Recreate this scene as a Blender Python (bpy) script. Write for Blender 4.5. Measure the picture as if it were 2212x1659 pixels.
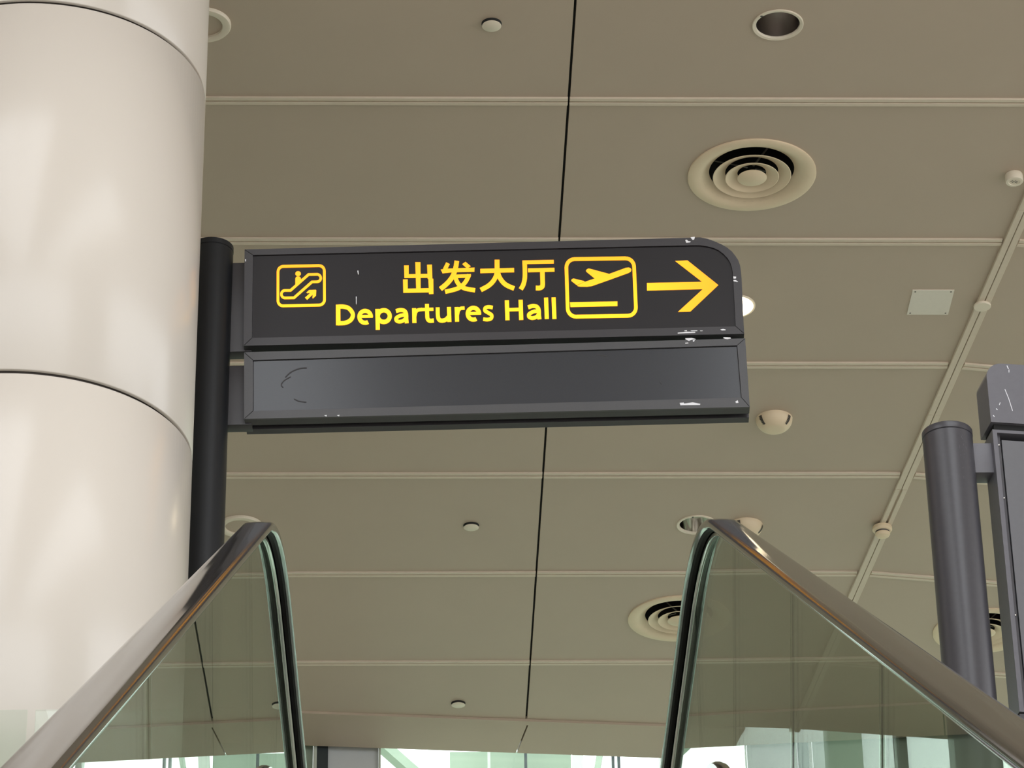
import bpy, bmesh, math, random
from mathutils import Matrix, Vector

for o in list(bpy.data.objects):
    bpy.data.objects.remove(o)
random.seed(4)
R = math.radians
scene = bpy.context.scene
COL = scene.collection

# ------------------------------------------------------------------ camera
CAM = Vector((-0.113, 0.0, 2.5))
PITCH, YAW, ROLL = R(30.0), R(1.2485), R(0.95)
fw = Vector((math.sin(YAW) * math.cos(PITCH), math.cos(YAW) * math.cos(PITCH), math.sin(PITCH)))
r0 = Vector((math.cos(YAW), -math.sin(YAW), 0))
u0 = r0.cross(fw)
rt = r0 * math.cos(ROLL) - u0 * math.sin(ROLL)
up = u0 * math.cos(ROLL) + r0 * math.sin(ROLL)
cd = bpy.data.cameras.new('camera')
cd.sensor_width = 36.0
cd.lens = 36.0 * 7400.0 / 2212.0
cd.clip_start = 0.05
cd.clip_end = 500
cam = bpy.data.objects.new('camera', cd)
COL.objects.link(cam)
m3 = Matrix((rt, up, -fw)).transposed()
cam.matrix_world = Matrix.Translation(CAM) @ m3.to_4x4()
scene.camera = cam

# ------------------------------------------------------------------ world: bright overcast sky
w = bpy.data.worlds.new('overcast_sky')
scene.world = w
w.use_nodes = True
bg = w.node_tree.nodes['Background']
bg.inputs[0].default_value = (0.95, 0.97, 1.0, 1)
bg.inputs[1].default_value = 3.3
scene.view_settings.view_transform = 'Standard'
scene.view_settings.look = 'None'
scene.view_settings.gamma = 1
scene.view_settings.exposure = 0.0
scene.view_settings.use_curve_mapping = False


# ------------------------------------------------------------------ materials
def mat(name, col, rough=0.5, metal=0.0, spec=0.5, coat=0.0, noise=0.0, nscale=40.0, bump=0.0, emit=None, estr=0.0):
    m = bpy.data.materials.new(name)
    m.use_nodes = True
    nt = m.node_tree
    b = nt.nodes['Principled BSDF']
    b.inputs['Base Color'].default_value = (*col, 1)
    b.inputs['Roughness'].default_value = rough
    b.inputs['Metallic'].default_value = metal
    b.inputs['Specular IOR Level'].default_value = spec
    b.inputs['Coat Weight'].default_value = coat
    b.inputs['Coat Roughness'].default_value = 0.08
    if emit:
        b.inputs['Emission Color'].default_value = (*emit, 1)
        b.inputs['Emission Strength'].default_value = estr
    if noise or bump:
        tc = nt.nodes.new('ShaderNodeTexCoord')
        n = nt.nodes.new('ShaderNodeTexNoise')
        n.inputs['Scale'].default_value = nscale
        n.inputs['Detail'].default_value = 4
        nt.links.new(tc.outputs['Object'], n.inputs['Vector'])
        if noise:
            mx = nt.nodes.new('ShaderNodeMix')
            mx.data_type = 'RGBA'
            mx.inputs[6].default_value = (*[c * (1 - noise) for c in col], 1)
            mx.inputs[7].default_value = (*[min(1, c * (1 + noise)) for c in col], 1)
            nt.links.new(n.outputs['Fac'], mx.inputs[0])
            nt.links.new(mx.outputs[2], b.inputs['Base Color'])
        if bump:
            bp = nt.nodes.new('ShaderNodeBump')
            bp.inputs['Strength'].default_value = bump
            bp.inputs['Distance'].default_value = 0.002
            nt.links.new(n.outputs['Fac'], bp.inputs['Height'])
            nt.links.new(bp.outputs['Normal'], b.inputs['Normal'])
    return m


def glass_mat(name, tint, body=0.0, bodycol=(0.3, 0.4, 0.35), refl=(0.97, 1.0, 0.98)):
    """architectural glass: see-through, mirror-like at grazing angles (Schlick)"""
    m = bpy.data.materials.new(name)
    m.use_nodes = True
    nt = m.node_tree
    nt.nodes.clear()
    out = nt.nodes.new('ShaderNodeOutputMaterial')
    tr = nt.nodes.new('ShaderNodeBsdfTransparent')
    tr.inputs[0].default_value = (*tint, 1)
    gl = nt.nodes.new('ShaderNodeBsdfGlossy')
    gl.inputs['Color'].default_value = (*refl, 1)
    gl.inputs['Roughness'].default_value = 0.0
    geo = nt.nodes.new('ShaderNodeNewGeometry')
    dot = nt.nodes.new('ShaderNodeVectorMath')
    dot.operation = 'DOT_PRODUCT'
    nt.links.new(geo.outputs['Normal'], dot.inputs[0])
    nt.links.new(geo.outputs['Incoming'], dot.inputs[1])
    ab = nt.nodes.new('ShaderNodeMath'); ab.operation = 'ABSOLUTE'
    nt.links.new(dot.outputs['Value'], ab.inputs[0])
    om = nt.nodes.new('ShaderNodeMath'); om.operation = 'SUBTRACT'
    om.inputs[0].default_value = 1.0
    nt.links.new(ab.outputs[0], om.inputs[1])
    pw = nt.nodes.new('ShaderNodeMath'); pw.operation = 'POWER'
    nt.links.new(om.outputs[0], pw.inputs[0]); pw.inputs[1].default_value = 5.0
    ma = nt.nodes.new('ShaderNodeMath'); ma.operation = 'MULTIPLY_ADD'
    nt.links.new(pw.outputs[0], ma.inputs[0]); ma.inputs[1].default_value = 0.96; ma.inputs[2].default_value = 0.04
    mx = nt.nodes.new('ShaderNodeMixShader')
    nt.links.new(ma.outputs[0], mx.inputs[0])
    if body:
        df = nt.nodes.new('ShaderNodeBsdfDiffuse')
        df.inputs[0].default_value = (*bodycol, 1)
        mb = nt.nodes.new('ShaderNodeMixShader')
        mb.inputs[0].default_value = body
        nt.links.new(tr.outputs[0], mb.inputs[1]); nt.links.new(df.outputs[0], mb.inputs[2])
        nt.links.new(mb.outputs[0], mx.inputs[1])
    else:
        nt.links.new(tr.outputs[0], mx.inputs[1])
    nt.links.new(gl.outputs[0], mx.inputs[2])
    nt.links.new(mx.outputs[0], out.inputs[0])
    return m


M = {}
M['ceiling'] = mat('ceiling_paint', (0.515, 0.422, 0.325), 0.55, noise=0.03, nscale=3.0)
M['strip'] = mat('strip_paint', (0.70, 0.605, 0.48), 0.5, noise=0.04, nscale=20)
M['plenum'] = mat('plenum_dark', (0.02, 0.02, 0.018), 0.9, noise=0.1)
M['cream'] = mat('cream_enamel', (0.80, 0.66, 0.46), 0.45, noise=0.05, nscale=12)
M['cream_pale'] = mat('pale_enamel', (0.80, 0.72, 0.58), 0.45, noise=0.04, nscale=12)
M['white_plate'] = mat('white_plate', (0.78, 0.735, 0.635), 0.5, noise=0.03)
M['dark_metal'] = mat('dark_screw', (0.10, 0.09, 0.08), 0.5, 0.6, noise=0.1)
M['reflector'] = mat('polished_reflector', (0.72, 0.70, 0.66), 0.12, 1.0, noise=0.06, nscale=60)
M['reflector_dark'] = mat('dark_reflector', (0.50, 0.46, 0.44), 0.28, 1.0, noise=0.06, nscale=60)
M['column'] = mat('column_enamel', (0.69, 0.635, 0.565), 0.22, noise=0.015, nscale=1.5)
M['seam'] = mat('seam_gasket', (0.10, 0.085, 0.075), 0.7, noise=0.1)
M['black_paint'] = mat('black_powder_coat', (0.010, 0.011, 0.013), 0.42, spec=0.35, noise=0.10, nscale=300, bump=0.05)
M['frame_lower'] = mat('lower_frame_paint', (0.075, 0.074, 0.078), 0.40, noise=0.08, nscale=200, bump=0.04)
M['sign_frame'] = mat('sign_frame_paint', (0.044, 0.041, 0.045), 0.40, noise=0.08, nscale=200, bump=0.04)
M['sign_face'] = mat('sign_face_acrylic', (0.022, 0.020, 0.022), 0.45, spec=0.3, noise=0.06, nscale=200)
M['blank_face'] = mat('blank_face_paint', (0.046, 0.049, 0.056), 0.22, noise=0.06, nscale=150)
M['black'] = mat('black_void', (0.006, 0.006, 0.006), 0.8, noise=0.1)
M['grey_paint'] = mat('grey_powder_coat', (0.060, 0.058, 0.066), 0.32, noise=0.12, nscale=60, bump=0.04)
M['header'] = mat('header_paint', (0.125, 0.122, 0.138), 0.38, noise=0.08, nscale=50)
M['grey_face'] = mat('grey_face_panel', (0.125, 0.125, 0.135), 0.45, noise=0.05, nscale=60)
M['chip'] = mat('bare_primer', (0.85, 0.85, 0.88), 0.6, noise=0.05)
M['scuff'] = mat('scuff_mark', (0.03, 0.028, 0.03), 0.6, noise=0.1)
M['rubber'] = mat('handrail_rubber', (0.022, 0.019, 0.019), 0.10, spec=1.0, noise=0.15, nscale=25)
M['lining'] = mat('handrail_lining', (0.012, 0.011, 0.010), 0.7, spec=0.15, noise=0.1)
M['steel'] = mat('stainless_steel', (0.62, 0.61, 0.58), 0.16, 1.0, noise=0.05, nscale=30)
M['deck'] = mat('brushed_deck', (0.30, 0.26, 0.23), 0.28, 1.0, noise=0.06, nscale=30)
M['step'] = mat('step_aluminium', (0.30, 0.30, 0.31), 0.45, 0.9, noise=0.1, nscale=60)
M['truss'] = mat('truss_cladding', (0.55, 0.54, 0.52), 0.4, noise=0.05)
M['wall'] = mat('wall_paint', (0.60, 0.57, 0.52), 0.6, noise=0.03, nscale=2)
M['wall_dark'] = mat('wall_taupe', (0.36, 0.32, 0.28), 0.6, noise=0.03, nscale=2)
M['floor'] = mat('polished_stone', (0.50, 0.47, 0.42), 0.25, noise=0.10, nscale=1.2)
M['frame_dark'] = mat('mullion_dark', (0.035, 0.045, 0.05), 0.4, noise=0.08)
M['frame_pale'] = mat('mullion_pale', (0.55, 0.60, 0.52), 0.4, noise=0.04)
M['pale_green'] = mat('pale_green_paint', (0.36, 0.44, 0.34), 0.5, noise=0.04)
M['blind'] = mat('grey_blind', (0.62, 0.65, 0.66), 0.7, noise=0.10, nscale=3)
M['glass'] = glass_mat('balustrade_glass', (0.80, 0.84, 0.80), refl=(0.75, 0.78, 0.75))
M['clear_glass'] = glass_mat('window_glass', (0.90, 0.96, 0.93))
M['guard_glass'] = glass_mat('guard_glass', (0.95, 0.985, 0.965))
M['seal'] = mat('glass_seal', (0.03, 0.032, 0.028), 0.6, noise=0.1)
M['lamp_lit'] = mat('lit_lamp', (0.9, 0.85, 0.7), 0.4, emit=(1.0, 0.80, 0.52), estr=14.0)
M['lamp_glow'] = mat('lit_reflector', (0.9, 0.85, 0.7), 0.3, noise=0.02)


def lit_letter():
    """back-lit translucent film: tubes sit low in the box, so the film shades from yellow to amber"""
    m = bpy.data.materials.new('backlit_yellow_film')
    m.use_nodes = True
    nt = m.node_tree
    b = nt.nodes['Principled BSDF']
    geo = nt.nodes.new('ShaderNodeNewGeometry')
    sp = nt.nodes.new('ShaderNodeSeparateXYZ')
    nt.links.new(geo.outputs['Position'], sp.inputs[0])
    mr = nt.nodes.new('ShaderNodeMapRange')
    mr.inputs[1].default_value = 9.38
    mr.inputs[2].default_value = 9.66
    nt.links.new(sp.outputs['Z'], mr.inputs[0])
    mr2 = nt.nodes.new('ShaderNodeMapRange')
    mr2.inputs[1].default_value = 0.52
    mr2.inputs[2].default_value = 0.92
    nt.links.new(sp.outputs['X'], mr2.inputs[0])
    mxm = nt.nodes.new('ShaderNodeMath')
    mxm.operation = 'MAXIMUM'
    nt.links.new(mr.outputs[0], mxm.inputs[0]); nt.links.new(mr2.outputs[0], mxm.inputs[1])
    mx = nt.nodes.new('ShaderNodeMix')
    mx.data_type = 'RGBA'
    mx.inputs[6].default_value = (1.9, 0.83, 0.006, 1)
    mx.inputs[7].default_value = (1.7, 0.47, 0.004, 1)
    nt.links.new(mxm.outputs[0], mx.inputs[0])
    b.inputs['Base Color'].default_value = (0.25, 0.16, 0.01, 1)
    nt.links.new(mx.outputs[2], b.inputs['Emission Color'])
    b.inputs['Emission Strength'].default_value = 1.0
    return m


M['lit'] = lit_letter()


# ------------------------------------------------------------------ helpers
def link(name, me, m, parent=None, smooth=None):
    if m is not None:
        me.materials.clear()
        me.materials.append(M[m] if isinstance(m, str) else m)
    o = bpy.data.objects.new(name, me)
    COL.objects.link(o)
    if parent:
        o.parent = parent
    if smooth is not None:
        for p in me.polygons:
            p.use_smooth = True
        me.set_sharp_from_angle(angle=R(smooth))
    return o


def from_bm(name, bm, m, parent=None, smooth=None):
    bmesh.ops.recalc_face_normals(bm, faces=bm.faces)
    me = bpy.data.meshes.new(name)
    bm.to_mesh(me)
    bm.free()
    return link(name, me, m, parent, smooth)


def empty(name, loc, rz=0.0, parent=None):
    o = bpy.data.objects.new(name, None)
    COL.objects.link(o)
    o.location = loc
    o.rotation_euler = (0, 0, rz)
    o.empty_display_size = 0.1
    if parent:
        o.parent = parent
    return o


def tag(o, label=None, cat=None, group=None, kind=None):
    if label: o['label'] = label
    if cat: o['category'] = cat
    if group: o['group'] = group
    if kind: o['kind'] = kind
    return o


def add_box(bm, x0, x1, y0, y1, z0, z1):
    v = [bm.verts.new((x, y, z)) for z in (z0, z1) for y in (y0, y1) for x in (x0, x1)]
    for f in ((0, 2, 3, 1), (4, 5, 7, 6), (0, 1, 5, 4), (2, 6, 7, 3), (0, 4, 6, 2), (1, 3, 7, 5)):
        bm.faces.new([v[i] for i in f])


def box(name, m, parent, x0, x1, y0, y1, z0, z1, bevel=0.0):
    bm = bmesh.new()
    add_box(bm, x0, x1, y0, y1, z0, z1)
    if bevel:
        bmesh.ops.bevel(bm, geom=list(bm.edges), offset=bevel, segments=2, affect='EDGES', profile=0.5)
    return from_bm(name, bm, m, parent, 40 if bevel else None)


def add_prism(bm, poly, axis_pts0, axis_pts1):
    """poly: list of keys; axis_pts0/1 map a poly point to 3-D"""
    a = [bm.verts.new(axis_pts0(p)) for p in poly]
    b = [bm.verts.new(axis_pts1(p)) for p in poly]
    n = len(poly)
    bm.faces.new(a)
    bm.faces.new(b[::-1])
    for i in range(n):
        bm.faces.new((a[i], a[(i + 1) % n], b[(i + 1) % n], b[i]))


def prism_xz(bm, poly, y0, y1):
    add_prism(bm, poly, lambda p: (p[0], y0, p[1]), lambda p: (p[0], y1, p[1]))


def prism_xy(bm, poly, z0, z1):
    add_prism(bm, poly, lambda p: (p[0], p[1], z0), lambda p: (p[0], p[1], z1))


def lathe_bm(bm, prof, seg=48, closed=False, origin=(0, 0, 0), a0=0.0, a1=2 * math.pi):
    full = abs(a1 - a0 - 2 * math.pi) < 1e-6
    n = seg if full else seg + 1
    rings = []
    for (r, z) in prof:
        if r < 1e-6:
            rings.append([bm.verts.new((origin[0], origin[1], origin[2] + z))])
        else:
            rings.append([bm.verts.new((origin[0] + r * math.cos(a0 + (a1 - a0) * i / seg),
                                        origin[1] + r * math.sin(a0 + (a1 - a0) * i / seg),
                                        origin[2] + z)) for i in range(n)])
    pairs = list(zip(rings, rings[1:]))
    if closed:
        pairs.append((rings[-1], rings[0]))
    for A, B in pairs:
        for i in range(seg):
            j = (i + 1) % n
            if len(A) == 1 and len(B) == 1:
                continue
            if len(A) == 1:
                bm.faces.new((A[0], B[j], B[i]))
            elif len(B) == 1:
                bm.faces.new((A[i], A[j], B[0]))
            else:
                bm.faces.new((A[i], A[j], B[j], B[i]))


def lathe(name, m, parent, prof, seg=48, closed=False, smooth=35):
    bm = bmesh.new()
    lathe_bm(bm, prof, seg, closed)
    return from_bm(name, bm, m, parent, smooth)


def copy_tree(o, parent=None):
    c = o.copy()
    COL.objects.link(c)
    c.parent = parent
    for ch in list(o.children):
        copy_tree(ch, c)
    return c


# ------------------------------------------------------------------ ceiling
ZC = 11.47            # underside of the ceiling panels
ZB = ZC + 0.45        # backing slab
GA = R(0.65)
GO = (0.45, 12.938)
ROW = 1.197
COLW = 2.1


def G(u, v):
    return (GO[0] + u * math.cos(GA) - v * math.sin(GA), GO[1] + u * math.sin(GA) + v * math.cos(GA))


def Ginv(x, y):
    dx, dy = x - GO[0], y - GO[1]
    return (dx * math.cos(GA) + dy * math.sin(GA), -dx * math.sin(GA) + dy * math.cos(GA))


def us(v):            # the slanting strip that divides the two ceiling bays
    return 2.110 - 0.0863 * (v - 2.383)


RB = R(9.86)          # rows of the second bay are turned by this


def Rb(v, L):         # point on row v of the second bay, L metres past the strip
    return G(us(v) + L * math.cos(RB), v + L * math.sin(RB))


def vend(u):          # slanted far end of the ceiling
    return 6.82 + u * math.tan(R(5.4))


ceil = bmesh.new()
SY0, SY1 = -5.0, 8.8                 # two skylights added out of view to put highlights on column and posts
SKY = ((-4.0, -0.95), (1.05, 4.3))
prism_xy(ceil, [(-9.2, SY1), (10.2, SY1), (10.2, 21.25), (-9.2, 19.45)], ZB, ZB + 0.2)
for a_, b_ in ((-9.2, SKY[0][0]), (SKY[0][1], SKY[1][0]), (SKY[1][1], 10.2)):
    add_box(ceil, a_, b_, SY0, SY1, ZC, ZB + 0.2)
add_box(ceil, -9.2, 10.2, -8, SY0, ZC, ZB + 0.2)
# plain ceiling all round the panelled part in view
XL, XR = G(-2 * COLW, 0)[0], 6.2
YB = G(0, -3 * ROW)[1]
add_box(ceil, -9.2, 10.2, SY1, YB - 0.05, ZC, ZB)
add_box(ceil, -9.2, XL - 0.12, YB - 0.05, 19.4, ZC, ZB)
add_box(ceil, 6.6, 10.2, YB - 0.05, 20.3, ZC, ZB)
ceiling = from_bm('ceiling', ceil, 'ceiling')
tag(ceiling, 'warm grey painted metal ceiling laid out in long rows of panels', kind='structure')

for a_, b_ in SKY:  # bars of the added skylights, run lengthwise to streak the column highlight
    for f_ in (0.33, 0.67):
        x_ = a_ + (b_ - a_) * f_
        box('added_skylight_bar', 'frame_pale', ceiling, x_ - 0.04, x_ + 0.04, SY0, SY1, ZB + 0.02, ZB + 0.14)
FIX = {}              # holes: (x, y, r)
holes = []


def panel(corners, name='ceiling_panel', z=ZC, th=0.02):
    """flat metal tray, corners in plan, with round cut-outs for the fittings that sit in it"""
    bm = bmesh.new()
    cx = sum(c[0] for c in corners) / len(corners)
    cy = sum(c[1] for c in corners) / len(corners)
    loops = [list(corners)]

    def inside(p):
        s = None
        n = len(corners)
        for i in range(n):
            a, b = corners[i], corners[(i + 1) % n]
            cr = (b[0] - a[0]) * (p[1] - a[1]) - (b[1] - a[1]) * (p[0] - a[0])
            if s is None: s = cr > 0
            elif (cr > 0) != s: return False
        return True
    for (hx, hy, hr) in holes:
        if inside((hx, hy)):
            loops.append([(hx + hr * math.cos(2 * math.pi * i / 40), hy + hr * math.sin(2 * math.pi * i / 40)) for i in range(40)])
    edges = []
    for lp in loops:
        vs = [bm.verts.new((x - cx, y - cy, 0)) for x, y in lp]
        vt = [bm.verts.new((x - cx, y - cy, th)) for x, y in lp]
        n = len(vs)
        for i in range(n):
            j = (i + 1) % n
            f = bm.faces.new((vs[i], vs[j], vt[j], vt[i]))
            edges.append(bm.edges.get((vs[i], vs[j])))
    bmesh.ops.triangle_fill(bm, use_beauty=True, use_dissolve=False, edges=edges)
    o = from_bm(name, bm, 'ceiling', ceiling)
    o.location = (cx, cy, z)
    return o


def bar_pair(p, q, name, parent, wid=0.024, gap=0.010, h=0.010, z=ZC, m='strip', skew=0.0):
    """raised double joint strip from p to q in plan"""
    d = Vector((q[0] - p[0], q[1] - p[1], 0)); L = d.length; d.normalize()
    bm = bmesh.new()
    for s in (-1, 1):
        a = s * (gap / 2 + wid / 2)
        add_box(bm, 0, L, a - wid / 2, a + wid / 2, -h, 0.004)
    bmesh.ops.bevel(bm, geom=[e for e in bm.edges], offset=0.002, segments=1, affect='EDGES')
    # thin sunk web that ties both bars together
    add_box(bm, 0, L, -gap / 2 - 0.002, gap / 2 + 0.002, -0.0015, 0.003)
    o = from_bm(name, bm, m, parent)
    o.location = (p[0], p[1], z)
    o.rotation_euler = (0, 0, math.atan2(d.y, d.x))
    return o


FIXPOS = dict(diff1=(1.337, 13.559), diff2=(1.258, 18.328), diff3=(3.10, 18.525),
              dl1=(1.363, 12.355), dl2=(1.290, 17.131), lamp=(1.330, 14.758),
              ring1=(-1.185, 12.332), ring2=(-1.280, 17.107),
              eye1=(1.631, 15.922), eye2=(1.566, 17.146),
              d1=(0.092, 12.340), d2=(0.017, 17.125), d3=(-0.056, 19.512),
              det1=(2.340, 17.146), det2=(2.587, 14.735), det3=(2.585, 13.573), plate=(2.326, 14.728))
for k in ('diff1', 'diff2', 'diff3'):
    holes.append((*FIXPOS[k], 0.235))
for k in ('dl1', 'dl2', 'lamp'):
    holes.append((*FIXPOS[k], 0.098))

g = 0.006   # half the open joint between panels
for k in range(-3, 6):
    v0, v1 = k * ROW + g, (k + 1) * ROW - g
    for c in (-2, -1):
        ua, ub = c * COLW + g, (c + 1) * COLW - g
        if k < 5:
            panel([G(ua, v0), G(ub, v0), G(ub, v1), G(ua, v1)])
        else:
            panel([G(ua, v0), G(ub, v0), G(ub, vend(ub)), G(ua, vend(ua))])
    if k < 5:
        panel([G(g, v0), G(us(v0) - g, v0), G(us(v1) - g, v1), G(g, v1)])
        for a, b in ((g, 2.1 - g), (2.1 + g, 4.0)):
            panel([Rb(v0, a), Rb(v0, b), Rb(v1, b), Rb(v1, a)])
    else:
        panel([G(g, v0), G(us(v0) - g, v0), G(us(6.9) - g, vend(us(6.9))), G(g, vend(0))])
        for a, b in ((g, 2.1 - g), (2.1 + g, 4.0)):
            panel([Rb(v0, a), Rb(v0, b), Rb(6.98, b), Rb(6.98, a)])
    v = k * ROW
    bar_pair(G(-2 * COLW, v), G(-0.004, v), 'joint_strip', ceiling)
    bar_pair(G(0.004, v), G(us(v) - 0.04, v), 'joint_strip', ceiling)
    bar_pair(Rb(v, 0.04), Rb(v, 4.0), 'joint_strip', ceiling)
# the slanting strip, in lengths
for va, vb, gp in ((-3.6, 0.9, 0.004), (0.902, 2.9, 0.004), (2.902, 3.74, 0.004), (3.742, 4.16, 0.014), (4.162, 7.0, 0.004)):
    bar_pair(G(us(va), va), G(us(vb), vb), 'bay_strip', ceiling, wid=0.032 - (gp - 0.004) / 2, gap=gp, h=0.016)
# blackout strips added above the open joints to stop light leaking through
for ub in (-COLW, 0.0):
    p0, p1 = G(ub, -3.6), G(ub, 7.2)
    bm = bmesh.new()
    L_ = math.hypot(p1[0] - p0[0], p1[1] - p0[1])
    add_box(bm, -0.03, 0.03, 0, L_, 0.021, 0.03)
    jb = from_bm('joint_blackout', bm, 'plenum', ceiling)
    jb.location = (*p0, ZC); jb.rotation_euler = (0, 0, GA)

# slanted end of the ceiling: trim and soffit
EA = R(6.05)
ed = (math.cos(EA), math.sin(EA))


def E_(t, s):         # along the end trim, s metres beyond it
    x0, y0 = G(0, vend(0))
    return (x0 + t * ed[0] - s * ed[1], y0 + t * ed[1] + s * ed[0])


bm = bmesh.new()
prism_xy(bm, [E_(-5, 0.0), E_(1.40, 0.0), E_(1.40, 0.018), E_(-5, 0.018)], ZC - 0.016, ZC + 0.03)
prism_xy(bm, [E_(-5, 0.030), E_(1.40, 0.030), E_(1.40, 0.072), E_(-5, 0.072)], ZC - 0.010, ZC + 0.03)
tr = from_bm('trim_1', bm, 'ceiling')
tag(tr, 'slim double metal trim along the slanted far end of the ceiling', kind='structure')
sof = empty('soffit', (0, 0, 0), parent=ceiling)
for t0, t1 in ((-5.0, -2.14), (-2.13, 0.015), (0.025, 1.40)):
    bm = bmesh.new()
    a, b = E_(t0, 0.085), E_(t1, 0.085)
    c, d = E_(t1 - 0.02, 0.515), E_(t0 - 0.02, 0.515)
    lo = 0.006
    vs = [bm.verts.new((*p, z)) for p, z in ((a, ZC), (b, ZC), (c, ZC - lo), (d, ZC - lo))]
    vt = [bm.verts.new((*p, z + 0.03)) for p, z in ((a, ZC), (b, ZC), (c, ZC - lo), (d, ZC - lo))]
    bm.faces.new(vs); bm.faces.new(vt[::-1])
    for i in range(4):
        bm.faces.new((vs[i], vs[(i + 1) % 4], vt[(i + 1) % 4], vt[i]))
    from_bm('soffit_panel', bm, 'ceiling', sof)

# ------------------------------------------------------------------ floors
floor = bmesh.new()
add_box(floor, -40, 40, -60, 60, -0.3, 0.0)
floor = from_bm('floor', floor, 'floor')
tag(floor, 'pale polished stone floor of the lower level', kind='structure')
ZU = 6.10
fb = bmesh.new()
YE = 10.10
add_box(fb, -9, -0.86, YE, 20.1, ZU - 0.45, ZU)
add_box(fb, 0.86, 10, YE, 20.1, ZU - 0.45, ZU)
add_box(fb, -0.86, 0.86, 11.75, 20.1, ZU - 0.45, ZU)
fu = from_bm('floor_upper', fb, 'floor')
tag(fu, 'pale polished stone floor of the departures level at the escalator head', kind='structure')

# side walls of the hall (the unseen front behind the escalator foot is left open to let sky light in)
wl = box('wall_left', 'wall_dark', None, -9.2, -9.0, -8, 22, 0, ZB)
tag(wl, 'plain taupe side wall of the hall', kind='structure')
bm = bmesh.new()                     # right wall, its long opening added out of view to brighten the right side
add_box(bm, 10.0, 10.2, -8, 22, 0, 6.6)
add_box(bm, 10.0, 10.2, -8, 22, 11.2, ZB)
add_box(bm, 10.0, 10.2, 14.5, 22, 6.6, 11.2)
add_box(bm, 10.0, 10.2, -8, 3.0, 6.6, 11.2)
tag(from_bm('wall_right', bm, 'wall'), 'pale side wall of the hall with a long opening added out of view for light', kind='structure')

# ------------------------------------------------------------------ far window
WA = R(5.3)
WO = (0.2, 20.285)
win = empty('window_1', (WO[0], WO[1], ZU), WA)
tag(win, 'tall glazed end wall beyond the ceiling edge with dark and pale mullions', kind='structure')
HZ = ZC - 0.01 - ZU
box('window_frame', 'frame_dark', win, -1.165, -1.095, 0.0, 0.10, 0.02, HZ + 0.5)
box('window_frame', 'frame_pale', win, -1.187, -1.167, -0.02, 0.10, 0.02, HZ + 0.5)
box('window_frame', 'frame_pale', win, 1.06, 1.10, 0.0, 0.10, 0.02, HZ + 0.5)
box('window_frame', 'frame_pale', win, -0.768, -0.756, 0.0, 0.08, 0.02, HZ + 0.5)
box('window_frame', 'frame_dark', win, 2.62, 2.69, 0.0, 0.10, 0.02, HZ + 0.5)
box('window_frame', 'frame_dark', win, -8.0, 9.0, 0.0, 0.10, 0.0, 0.12)
box('window_frame', 'frame_dark', win, 1.1, 9.0, 0.0, 0.10, HZ + 0.42, HZ + 0.5)
box('blind_panel', 'blind', win, -1.093, -0.770, 0.03, 0.05, 0.12, HZ + 0.45)
box('spandrel_panel', 'pale_green', win, -2.4, -1.19, 0.03, 0.05, 0.12, HZ + 0.45)
for a, b in ((-0.754, 1.058), (1.102, 2.618), (2.692, 5.0), (5.02, 8.9), (-7.9, -2.42)):
    box('window_pane', 'clear_glass', win, a, b, 0.04, 0.052, 0.12, HZ + 0.45)

# steelwork of the next building outside, seen over the window
can = empty('steel_canopy', (0, 27.0, 0))
tag(can, 'pale green steel canopy with struts standing outside behind the far window', 'canopy')


def strut(name, m, x0, z0, x1, z1, wd, y0=0.0, dep=0.2):
    d = Vector((x1 - x0, z1 - z0)); d.normalize()
    n = Vector((-d.y, d.x)) * wd / 2
    bm = bmesh.new()
    prism_xz(bm, [(x0 + n.x, z0 + n.y), (x1 + n.x, z1 + n.y), (x1 - n.x, z1 - n.y), (x0 - n.x, z0 - n.y)], y0, y0 + dep)
    return from_bm(name, bm, m, can)


strut('strut', 'pale_green', -1.50, 15.34, 0.60, 13.32, 0.075)
box('fascia', 'pale_green', can, -0.11, 0.95, 0.6, 1.0, 12.0, 14.72)
box('fascia', 'frame_pale', can, 1.38, 3.2, 0.6, 1.0, 12.0, 14.42)
for x, m_ in ((0.23, 'frame_pale'), (0.55, 'frame_dark'), (1.31, 'frame_dark'), (1.36, 'frame_dark')):
    box('post', m_, can, x - 0.012, x + 0.012, 0.42, 0.50, 0.0, 15.2)
strut('strut', 'frame_pale', 0.92, 13.4, 1.04, 15.2, 0.09)
strut('strut', 'pale_green', 0.98, 13.4, 1.32, 15.2, 0.05)
box('tie_beam', 'frame_pale', can, -1.6, 3.2, 0.42, 0.56, 15.15, 15.3)
box('canopy_leg', 'pale_green', can, -3.6, -3.3, 0.5, 0.8, 0.0, 15.3)
box('canopy_leg', 'pale_green', can, 3.2, 3.5, 0.5, 0.8, 0.0, 15.3)
box('tie_beam', 'pale_green', can, -3.6, -1.6, 0.42, 0.56, 15.15, 15.3)
blocker = empty('sky_blocker', (0, 34.0, 0))  # unseen block, added to limit the sky light entering the far window
tag(blocker, 'long pale green block added below view to hold back sky light at the far window', 'light blocker')
box('wall', 'pale_green', blocker, -30, 30, 0, 6, 0, 16.6)
box('parapet', 'frame_pale', blocker, -30, 30, -0.15, 0.2, 16.6, 16.9)

# ------------------------------------------------------------------ round column
CX, CY, CR = -1.653, 10.90, 0.613
colm = empty('column', (CX, CY, 0))
tag(colm, 'thick round column clad in glossy off-white metal panels with dark seams', 'column')
bm = bmesh.new()
lathe_bm(bm, [(0.0, 0.0), (CR - 0.022, 0.0), (CR - 0.022, ZC - 0.001), (0.0, ZC - 0.001)], 64)
from_bm('core', bm, 'seam', colm, 40)
seam_z = [0.0, 1.02, 2.515, 4.01, 5.505, 7.00, 8.505, 10.088, ZC]
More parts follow.
